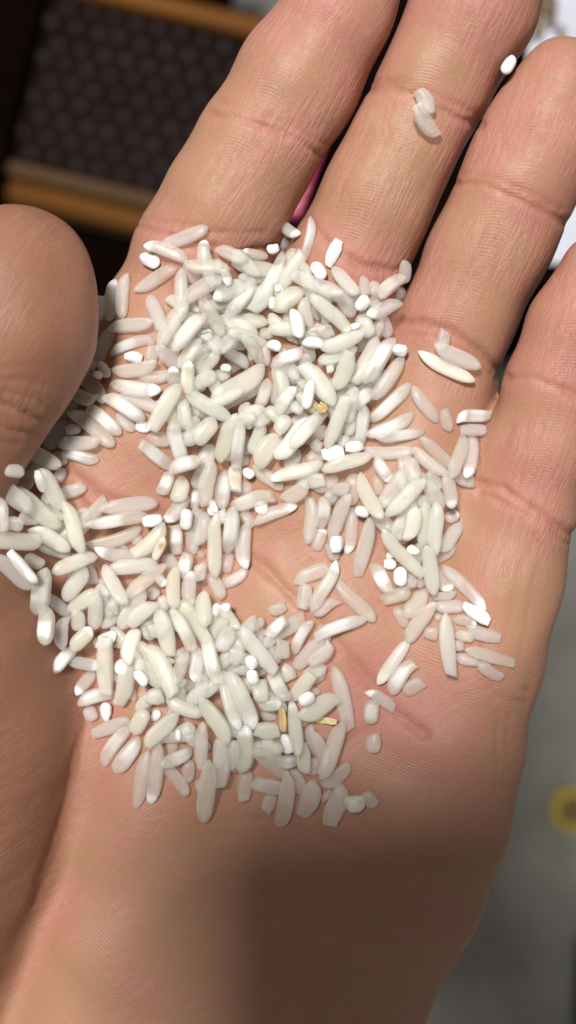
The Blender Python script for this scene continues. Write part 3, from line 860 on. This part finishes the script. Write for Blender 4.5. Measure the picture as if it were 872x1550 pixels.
def rice_material(name, base, trans, sss_scale, rough):
    N = Nodes(name)
    chalk = N.attr('chalk').outputs['Fac']
    tint = N.attr('tint').outputs['Fac']
    spot = N.attr('spot').outputs['Fac']
    obj = N.n('ShaderNodeTexCoord').outputs['Object']
    nz = N.noise(700, 3, 0.6, obj)
    streak = N.noise(1500, 2, 0.5, obj)
    c = N.mix(tint, base, (base[0] * 1.0, base[1] * 0.985, base[2] * 0.88))
    c = N.mix(N.math('MULTIPLY', N.ramp(nz, 0.35, 0.7), 0.25), c, (0.86, 0.86, 0.84))
    c = N.mix(chalk, c, (0.81, 0.81, 0.80))
    c = N.mix(spot, c, (0.50, 0.36, 0.13))
    n = N.bump(N.noise(1900, 3, 0.6, obj), 0.00004, 0.45)
    n = N.bump(N.noise(420, 2, 0.5, obj), 0.00015, 0.4, n)
    N.set(Base_Color=c, Roughness=N.math('ADD', rough - 0.06, N.math('MULTIPLY', nz, 0.16)), Normal=n, IOR=1.45,
          Specular_IOR_Level=0.5, Subsurface_Weight=1.0, Subsurface_Radius=(1.0, 0.95, 0.86), Subsurface_Scale=sss_scale)
    # glassy kernels: a thin frosted skin over a cloudy body, more opaque towards the rim
    clear = N.math('MULTIPLY', N.math('SUBTRACT', 1.0, chalk, clamp=True), trans)
    lw = N.n('ShaderNodeLayerWeight', Blend=0.35)
    rim = N.math('SUBTRACT', 1.0, N.math('MULTIPLY', N.math('POWER', lw.outputs['Facing'], 2.0), 0.75))
    clear = N.math('MULTIPLY', clear, rim)
    tb = N.n('ShaderNodeBsdfTransparent')
    tb.inputs['Color'].default_value = (0.995, 0.995, 0.99, 1)
    mx = N.n('ShaderNodeMixShader')
    N.l(clear, mx.inputs[0]); N.l(N.p.outputs[0], mx.inputs[1]); N.l(tb.outputs[0], mx.inputs[2])
    out = [q for q in N.t.nodes if q.type == 'OUTPUT_MATERIAL'][0]
    N.l(mx.outputs[0], out.inputs['Surface'])
    return N.m

M_CLEAR = rice_material('clear_rice', (0.84, 0.84, 0.82), 0.70, 0.0016, 0.30)
M_MILKY = rice_material('milky_rice', (0.845, 0.858, 0.785), 0.58, 0.0016, 0.30)
M_CHALK = rice_material('chalky_rice', (0.74, 0.74, 0.735), 0.0, 0.0006, 0.34)
M_CREAM = rice_material('cream_rice', (0.93, 0.92, 0.84), 0.44, 0.0012, 0.32)
RICE_MAT = {'t': M_CLEAR, 'g': M_MILKY, 's': M_CLEAR, 'w': M_CHALK, 'y': M_CREAM}

NS, NR = 16, 17
def grain_geometry(L, W, T, code, r):
    """one kernel along local x, in mm: oval section, blunt germ end, pointed tip, broken faces where snapped"""
    chip = 'c' in code
    cutA, cutB = 'a' in code or chip, 'b' in code or (chip and r.random() < 0.6)
    n1, n2 = r.uniform(2.6, 4.2), r.uniform(3.0, 5.5)
    sk = min(1.0, max(0.0, L / W - 1.3))
    skew1, skew2 = r.uniform(-0.36, 0.36) * sk, r.uniform(-0.30, 0.30) * sk
    fac, fph = r.uniform(0.0, 0.03), r.uniform(0, 6.28)
    if code[0] == 'w' and L / W < 1.7:
        n1, n2 = 3.4, 3.6
    bow = r.uniform(-0.045, 0.045) * L
    flat = r.uniform(-0.10, 0.10)
    ts = [-math.cos(math.pi * i / (NR - 1)) for i in range(NR)]
    tk = 0.35 if code[0] == 'w' else 1.0
    if code[0] == 'w':
        skew1, skew2 = skew1 * 0.4, skew2 * 0.4
    tilt_a, tilt_b = r.uniform(-0.75, 0.75) * tk, r.uniform(-0.75, 0.75) * tk
    w = code[0] == 'w'
    lob = 2.2 if (w or chip) else 1.0
    lobes = [(r.uniform(0, 6.28), r.uniform(0.015, 0.05) * lob, k) for k in (2, 3, 5)]
    floor_p, end_p = (0.62, 0.55) if w else (0.74, 0.80)
    se = 0.92 if w else 0.66
    verts, ch, sp = [], [], []
    tip1, tip2 = '1' in code, '2' in code
    off, stk, swd, r0 = r.uniform(-0.25, 0.25), r.uniform(0.45, 0.9), r.uniform(0.35, 0.6), r.uniform(-0.15, 0.1)
    for i, t in enumerate(ts):
        def prof(t):
            lo = cutA and t < 0; hi = cutB and t > 0
            nn = n1 if t < 0 else n2
            e = 0.72 if t < 0 else 0.66
            p = max(0.0, 1 - abs(t) ** nn) ** e
            if lo: p = max(p, floor_p + (1 - floor_p) * (1 - abs(t) ** 1.5))
            if hi: p = max(p, floor_p + (1 - floor_p) * (1 - abs(t) ** 1.5))
            return p
        p = prof(t)
        if (i == 0 and cutA) or (i == NR - 1 and cutB):
            p *= end_p
        if (i == 0 and not cutA) or (i == NR - 1 and not cutB):
            p = 0.03
        for j in range(NS):
            a = 2 * math.pi * j / NS
            ca, sa = math.cos(a), math.sin(a)
            y = math.copysign(abs(ca) ** se, ca); z = math.copysign(abs(sa) ** se, sa)
            m = 1 + fac * math.cos(4 * a + fph) + sum(amp * math.sin(k * a + f + 1.3 * t) for f, amp, k in lobes)
            x = t * L / 2
            if cutA and t < -0.75: x += tilt_a * y * p * W / 2 * (abs(t) - 0.75) * 4 * 0.6
            if cutB and t > 0.75: x += tilt_b * y * p * W / 2 * (t - 0.75) * 4 * 0.6
            verts.append((x, y * p * W / 2 * m + bow * (1 - t * t) + (skew1 if t < 0 else skew2) * W * abs(t) ** 3, z * p * T / 2 * m * (1 + flat * t)))
            c = 0.0
            if tip1: c = max(c, min(1, max(0, (-t - 0.52) / 0.16)))
            if tip2: c = max(c, min(1, max(0, (t - 0.52) / 0.16)))
            if code[0] == 's': c = max(c, stk * math.exp(-((t - off) / swd) ** 4) * math.exp(-((ca * ca - 0.2 * sa + r0) / 0.5) ** 2))
            if code[0] == 'w': c = 1.0
            ch.append(c)
            d = 0.0
            if 'd' in code: d = math.exp(-((t + 0.35) / 0.3) ** 2) * (0.9 if 0.0 < ca + 0.3 * sa < 0.9 else 0.15)
            if code[0] == 'y' and (tip1 or tip2 or 'b' in code):
                q = -t if tip1 else t
                d = max(d, 0.34 * min(1, max(0, (q - 0.55) / 0.2)) if code != 'yb' else 0.35 * math.exp(-((t - 0.3) / 0.35) ** 2))
            sp.append(d)
    faces = []
    for i in range(NR - 1):
        for j in range(NS):
            k = (j + 1) % NS
            faces.append((i * NS + j, (i + 1) * NS + j, (i + 1) * NS + k, i * NS + k))
    faces.append(tuple(range(NS)))
    faces.append(tuple((NR - 1) * NS + j for j in reversed(range(NS))))
    return np.array(verts), faces, ch, sp

def grain_mesh(name, verts, faces, ch, sp, tint, mat):
    me = mesh_np(name, verts * S, faces, mat)
    me.polygons[len(faces) - 1].use_smooth = False
    me.polygons[len(faces) - 2].use_smooth = False
    for nm, arr in (('chalk', ch), ('spot', sp), ('tint', [tint] * len(ch) if not hasattr(tint, '__len__') else tint)):
        at = me.attributes.new(nm, 'FLOAT', 'POINT')
        at.data.foreach_set('value', np.asarray(arr, dtype=np.float32))
    return me

US = np.linspace(-1, 1, 7)
def settle(cx, cy, ang, L, W, T, base=None):
    """rest a rod-like grain on what already lies there; returns height and slope, and raises the height map"""
    hm = HMAP
    n = max(7, int(L / 0.45))
    ts = np.linspace(-0.96, 0.96, n)
    pr = np.sqrt(np.clip(1 - np.abs(ts) ** 3.2, 0, 1))
    ca, sa = math.cos(ang), math.sin(ang)
    s = ts * L / 2
    X = cx + s[:, None] * ca - (US[None] * 0.92 * pr[:, None] * W / 2) * sa
    Y = cy + s[:, None] * sa + (US[None] * 0.92 * pr[:, None] * W / 2) * ca
    ix = np.clip(((X - GX[0]) / HM0).round().astype(int), 0, len(GX) - 1)
    iy = np.clip(((Y - GY[0]) / HM0).round().astype(int), 0, len(GY) - 1)
    hb = T / 2 * pr[:, None] * np.sqrt(1 - (0.92 * US[None]) ** 2)
    C = hm[ix, iy] + 0.86 * hb
    best = None
    for sl in np.linspace(-0.7, 0.7, 29):
        z = (C - sl * s[:, None]).max()
        sc = z + 0.5 * abs(sl)
        if best is None or sc < best[0]:
            best = (sc, z, sl)
    return best[1], best[2]

def raise_map(cx, cy, z, sl, ang, L, W, T):
    R = L / 2 + W
    i0, i1 = np.searchsorted(GX, [cx - R, cx + R]); j0, j1 = np.searchsorted(GY, [cy - R, cy + R])
    xx = GX[i0:i1, None] - cx; yy = GY[None, j0:j1] - cy
    ca, sa = math.cos(ang), math.sin(ang)
    s = xx * ca + yy * sa; u = -xx * sa + yy * ca
    t = s / (L / 2)
    pr = np.sqrt(np.clip(1 - np.abs(t) ** 3.2, 0, 1))
    q = np.clip(1 - (u / (np.maximum(pr, 1e-3) * W / 2)) ** 2, 0, 1)
    top = z + sl * s + T / 2 * pr * np.sqrt(q)
    m = (np.abs(t) < 1) & (q > 0)
    HMAP[i0:i1, j0:j1] = np.where(m, np.maximum(HMAP[i0:i1, j0:j1], top), HMAP[i0:i1, j0:j1])

def grain_matrix(cx, cy, z, sl, ang, roll):
    return (Matrix.Translation((cx * S, cy * S, z * S)) @ Matrix.Rotation(ang, 4, 'Z')
            @ Matrix.Rotation(-math.atan(sl), 4, 'Y') @ Matrix.Rotation(roll, 4, 'X'))

# --- the hidden lower layer that gives the two heaps their body
def in_poly(x, y, poly):
    c = False
    for (x1, y1), (x2, y2) in zip(poly, poly[1:] + poly[:1]):
        if (y1 > y) != (y2 > y) and x < (x2 - x1) * (y - y1) / (y2 - y1) + x1:
            c = not c
    return c
HEAPS = [[(265, 470), (330, 405), (430, 400), (540, 440), (585, 520), (560, 620), (520, 690), (430, 690), (350, 690), (275, 660), (235, 600)],
         [(170, 930), (260, 900), (340, 930), (400, 960), (430, 1060), (460, 1130), (370, 1150), (270, 1120), (190, 1080), (160, 1010)],
         [(20, 700), (90, 690), (120, 800), (200, 860), (150, 930), (80, 860)],
         [(560, 720), (650, 700), (660, 800), (640, 880), (590, 780)]]
bed = []
for poly, n in zip(HEAPS, (120, 85, 16, 10)):
    xs = [p[0] for p in poly]; ys = [p[1] for p in poly]
    k = 0
    while k < n:
        px, py = rnd.uniform(min(xs), max(xs)), rnd.uniform(min(ys), max(ys))
        if not in_poly(px, py, poly):
            continue
        k += 1
        q = P(px, py, 1.0)
        L, W = rnd.uniform(4.5, 6.8), rnd.uniform(1.75, 2.15)
        T = W * 0.8
        a = rnd.uniform(0, math.pi)
        z, sl = settle(q[0], q[1], a, L, W, T)
        if z > 0.5 + max(0, SKINMAP[np.searchsorted(GX, q[0]), np.searchsorted(GY, q[1])]) + 3.2:
            continue
        raise_map(q[0], q[1], z, sl, a, L, W, T)
        bed.append((q[0], q[1], z, sl, a, L, W, T, 'g' if rnd.random() < 0.7 else 't'))

# --- every grain one can see
grains = []
for (ox, oy, sc), txt in TILES:
    for e in txt.replace('\n', '').split(';'):
        x1, y1, x2, y2, w, code, lv = e.split()
        x1, y1, x2, y2 = ox + float(x1) / sc, oy + float(y1) / sc, ox + float(x2) / sc, oy + float(y2) / sc
        grains.append(dict(a=(x1, y1), b=(x2, y2), w=float(w) / sc, code=code, lv=int(lv)))
for g in grains:                    # milled rice is often snapped at one end
    L_ = math.hypot(g['b'][0] - g['a'][0], g['b'][1] - g['a'][1])
    if g['code'] in ('t', 'g', 's') and L_ > 38 and rnd.random() < 0.27:
        g['code'] += rnd.choice('ab')
grains.sort(key=lambda g: g['lv'])
for g in grains:
    (x1, y1), (x2, y2) = g['a'], g['b']
    mx, my = (x1 + x2) / 2, (y1 + y2) / 2
    Lp = math.hypot(x2 - x1, y2 - y1); Wp = g['w'] * (0.95 if g['code'][0] != 'w' else 0.98); Lp *= (1.06 if g['code'][0] != 'w' and 'c' not in g['code'] else 1.0)
    if Lp < Wp:
        Lp = Wp * 1.02
    ang = math.atan2(-(y2 - y1), x2 - x1)
    z = 1.0
    for _ in range(3):
        q = P(mx, my, z)
        k = (D - z) / D / 10.0
        L, W = Lp * k, Wp * k
        T = W * (0.66 if 'c' not in g['code'] else 0.85)
        z, sl = settle(q[0], q[1], ang, L, W, T)
        cap = SKINMAP[min(np.searchsorted(GX, q[0]), len(GX) - 1), min(np.searchsorted(GY, q[1]), len(GY) - 1)] + 2.4 + 1.25 * g['lv']
        if z > cap:
            z, sl = cap, sl * 0.6
    if my < 250 and mx > 700:      # the crumb caught on top of the cleft between two fingers
        q = P(mx, my, 8.0)
        i, j = np.searchsorted(GX, q[0]), np.searchsorted(GY, q[1])
        z, sl = SKINMAP[i - 4:i + 5, j - 4:j + 5].max() + 0.2, 0.0
        L, W, T = (v * (D - z) / D / 10.0 for v in (Lp, Wp, Wp * 0.8))
    q = P(mx, my, z)
    L *= math.sqrt(1 + sl * sl)
    raise_map(q[0], q[1], z, sl, ang, L, W, T)
    g.update(x=q[0], y=q[1], z=z, sl=sl, ang=ang, L=L, W=W, T=T, mx=mx, my=my, area=Lp * Wp)
# --- words: where a grain lies, how it looks, how it points
ISLANDS = {}
def place(g):
    x, y = g['mx'], g['my']
    if y < 250: return 'on the middle finger' if x < 700 else 'wedged between two fingertips'
    if x > 630 and y < 590: return 'alone on the ring finger'
    if y < 430 and x < 330: return 'on the index finger'
    if y < 470 and x < 205: return 'on the index finger edge'
    if y < 700 and x < 215: return 'beside the thumb'
    if y < 400 and x < 480: return 'in the index finger cleft'
    if y < 500 and x > 470: return 'below the middle finger'
    if y < 560 and x < 330: return 'on the upper heap, upper left'
    if y < 720 and x > 555: return 'spread below the ring finger'
    if y < 520: return 'on the upper heap, top'
    if y < 620 and x < 450: return 'on the upper heap, middle'
    if y < 640 and x >= 450: return 'on the upper heap, right'
    if y < 740 and x < 225: return 'beside the upper bare hollow'
    if y < 700 and x < 430: return 'on the upper heap, lower left'
    if y < 760 and x < 560 and x > 420: return 'on the upper heap, lower right'
    if x > 560 and y < 820: return 'beside the small finger'
    if x > 560 and y < 920: return 'in the right hand strip'
    if x > 640: return 'low in the right hand strip'
    if x > 540 and y > 900: return 'on bare pink palm'
    if x > 430 and y < 880: return 'right of the middle hollow'
    if x > 430 and y < 1000: return 'right of the lower heap'
    if x < 120 and y < 900: return 'far left below the thumb'
    if x < 240 and y < 900: return 'left of the bridging grains'
    if y < 860: return 'bridging the two heaps'
    if y < 930 and x < 430: return 'on the lower heap, top'
    if x < 175 : return 'on the lower heap, left edge'
    if y < 1010: return 'on the lower heap, upper half'
    if y < 1090 and x < 420: return 'on the lower heap, middle'
    if x > 380 and y < 1130: return 'on the lower heap, right'
    if y > 1130 and x > 370: return 'on the shaded lower end'
    return 'on the lower heap, bottom fringe'

LOOK = {'t': 'clear', 'g': 'milky', 's': 'white bellied', 'w': 'chalk white', 'y': 'cream'}
def describe(g):
    code = g['code']; r = g['L'] / g['W']
    if 'c' in code: size = 'tiny' if g['area'] < 380 else 'chunky'
    elif r < 1.75: size = 'stubby'
    elif g['L'] > 6.3: size = 'long'
    else: size = 'middling'
    look = LOOK[code[0]]
    if 'd' in code: look = 'dark spotted'
    elif code[0] != 'w' and ('1' in code or '2' in code): look = 'white tipped' if code[0] != 'y' else 'brown tipped'
    kind = 'rice chip' if 'c' in code else 'snapped grain' if ('a' in code or 'b' in code) else 'rice grain'
    a = math.degrees(g['ang']) % 180
    dr = 'level' if a < 20 or a > 160 else 'rising right' if a < 70 else 'upright' if a < 110 else 'falling right'
    if 'c' in code: dr = ''
    return size, look, kind, dr, place(g)

ORD = ['first', 'second', 'third', 'fourth', 'fifth', 'sixth', 'seventh', 'eighth', 'ninth', 'tenth']
NUM = ['', '', 'two', 'three', 'four', 'five', 'six', 'seven', 'eight', 'nine', 'ten']

order = sorted(range(len(grains)), key=lambda i: -grains[i]['area'])
N_THINGS = min(300, len(grains))
chosen = sorted(order[:N_THINGS], key=lambda i: (grains[i]['my'], grains[i]['mx']))
rest = order[N_THINGS:]
buckets = {}
for i in chosen:
    buckets.setdefault(describe(grains[i]), []).append(i)
label = {}
for d, mem in buckets.items():
    size, look, kind, dr, pl = d
    head = ' '.join(w for w in (size, look, kind, dr) if w)
    if len(mem) == 1:
        label[mem[0]] = f'{head} {pl}'
    else:
        xs = [grains[i]['mx'] for i in mem]; ys = [grains[i]['my'] for i in mem]
        if max(xs) - min(xs) >= max(ys) - min(ys):
            mem = sorted(mem, key=lambda i: grains[i]['mx']); ends = ('left one', 'right one', 'from left')
        else:
            mem = sorted(mem, key=lambda i: grains[i]['my']); ends = ('upper one', 'lower one', 'from above')
        for k, i in enumerate(mem):
            if len(mem) == 2: label[i] = f'{head} {pl}, {ends[k]}'
            else: label[i] = f'{head} {pl}, {ORD[k]} {ends[2]}'

for i in chosen:
    g = grains[i]
    r = random.Random(1000 + i)
    v, f, ch, sp = grain_geometry(g['L'], g['W'], g['T'], g['code'], r)
    me = grain_mesh('rice_grain', v, f, ch, sp, r.random() ** 1.5, RICE_MAT[g['code'][0]])
    o = link('rice_grain', me, label=label[i], category='rice grain', group='loose rice grains on the open palm')
    o.matrix_world = grain_matrix(g['x'], g['y'], g['z'], g['sl'], g['ang'], r.uniform(-0.25, 0.25))

def joined(name, items, mats):
    vs, fs, cs, ss, tt, mi = [], [], [], [], [], []
    n = 0
    for (x, y, z, sl, a, L, W, T, code, seed) in items:
        r = random.Random(seed)
        v, f, ch, sp = grain_geometry(L, W, T, code, r)
        M = np.array(grain_matrix(x, y, z, sl, a, r.uniform(-0.25, 0.25)))
        v = (v * S) @ M[:3, :3].T + M[:3, 3]
        vs.append(v); fs += [tuple(k + n for k in q) for q in f]; n += len(v)
        cs += ch; ss += sp; tt += [r.random() ** 1.5] * len(ch)
        mi += [mats.index(RICE_MAT[code[0]])] * len(f)
    me = grain_mesh(name, np.concatenate(vs) / S, fs, cs, ss, tt, None)
    for m in mats: me.materials.append(m)
    me.polygons.foreach_set('material_index', np.array(mi, dtype=np.int32))
    me.polygons.foreach_set('use_smooth', np.array([len(f) == 4 for f in fs], dtype=bool))
    return me
small = [(g['x'], g['y'], g['z'], g['sl'], g['ang'], g['L'], g['W'], g['T'], g['code'], 5000 + k)
         for k, g in ((i, grains[i]) for i in rest)]
deep = [b + (9000 + k,) for k, b in enumerate(bed)]
link('rice_bed', joined('rice_bed', deep + small, [M_CLEAR, M_MILKY, M_CHALK, M_CREAM]), kind='stuff',
     label='small and half buried rice grains and crumbs filling both heaps', category='rice')
print('grains in view', len(grains), 'bed', len(bed), 'labels', len(set(label.values())))
# ------------------------------------------------------------------ husk flakes among the grains
def husk_mat(name, a, b, rough):
    N = Nodes(name)
    obj = N.n('ShaderNodeTexCoord').outputs['Object']
    mp = N.n('ShaderNodeMapping'); mp.inputs['Scale'].default_value = (1, 9, 9)
    N.l(obj, mp.inputs['Vector'])
    g = N.noise(500, 4, 0.6, mp.outputs['Vector'])
    N.set(Base_Color=N.mix(N.ramp(g, 0.35, 0.65), a, b), Roughness=rough, Normal=N.bump(g, 0.00006, 0.8))
    return N.m
M_GOLD = husk_mat('gold_husk', (0.42, 0.30, 0.12), (0.64, 0.50, 0.26), 0.6)
M_STRAW = husk_mat('straw_husk', (0.66, 0.54, 0.24), (0.80, 0.70, 0.42), 0.55)
for (x1, y1, x2, y2, w, curl, mat, lab) in [
        (427, 1071, 429, 1108, 11, 0.35, M_GOLD, 'upright golden brown husk flake on the lower heap'),
        (476, 1091, 512, 1091, 10, 0.15, M_STRAW, 'bright straw yellow husk sliver at the right edge of the lower heap'),
        (481, 611, 494, 626, 15, 1.0, M_GOLD, 'curled golden husk crumb on the right side of the upper heap')]:
    mx, my = (x1 + x2) / 2, (y1 + y2) / 2
    ang = math.atan2(-(y2 - y1), x2 - x1)
    z = 3.0
    for _ in range(3):
        q = P(mx, my, z); k = (D - z) / D / 10.0
        L, W = math.hypot(x2 - x1, y2 - y1) * k, w * k
        z, sl = settle(q[0], q[1], ang, L, W, 0.7)
    q = P(mx, my, z)
    rr = random.Random(int(mx))
    nx, ny = 10, 6
    vs, fs = [], []
    for i in range(nx + 1):
        for j in range(ny + 1):
            a, b = i / nx - 0.5, j / ny - 0.5
            ww = 1 - 0.35 * abs(2 * a) ** 3 + (0.10 * math.sin(9 * a + 3 * b))
            vs.append((a * L + 0.12 * W * b, b * W * ww, curl * W * (0.9 * b * b * 2 + 0.25 * math.sin(4 * a)) + 0.03 * rr.random()))
    for i in range(nx):
        for j in range(ny):
            o = i * (ny + 1) + j
            fs.append((o, o + ny + 1, o + ny + 2, o + 1))
    o = link('rice_husk', mesh_np('rice_husk', np.array(vs) * S, fs, mat), label=lab, category='rice husk', group='bits of husk among the rice')
    o.matrix_world = grain_matrix(q[0], q[1], z, sl, ang, 0.0)
    sm = o.modifiers.new('thickness', 'SOLIDIFY'); sm.thickness = 0.00018; sm.offset = 0
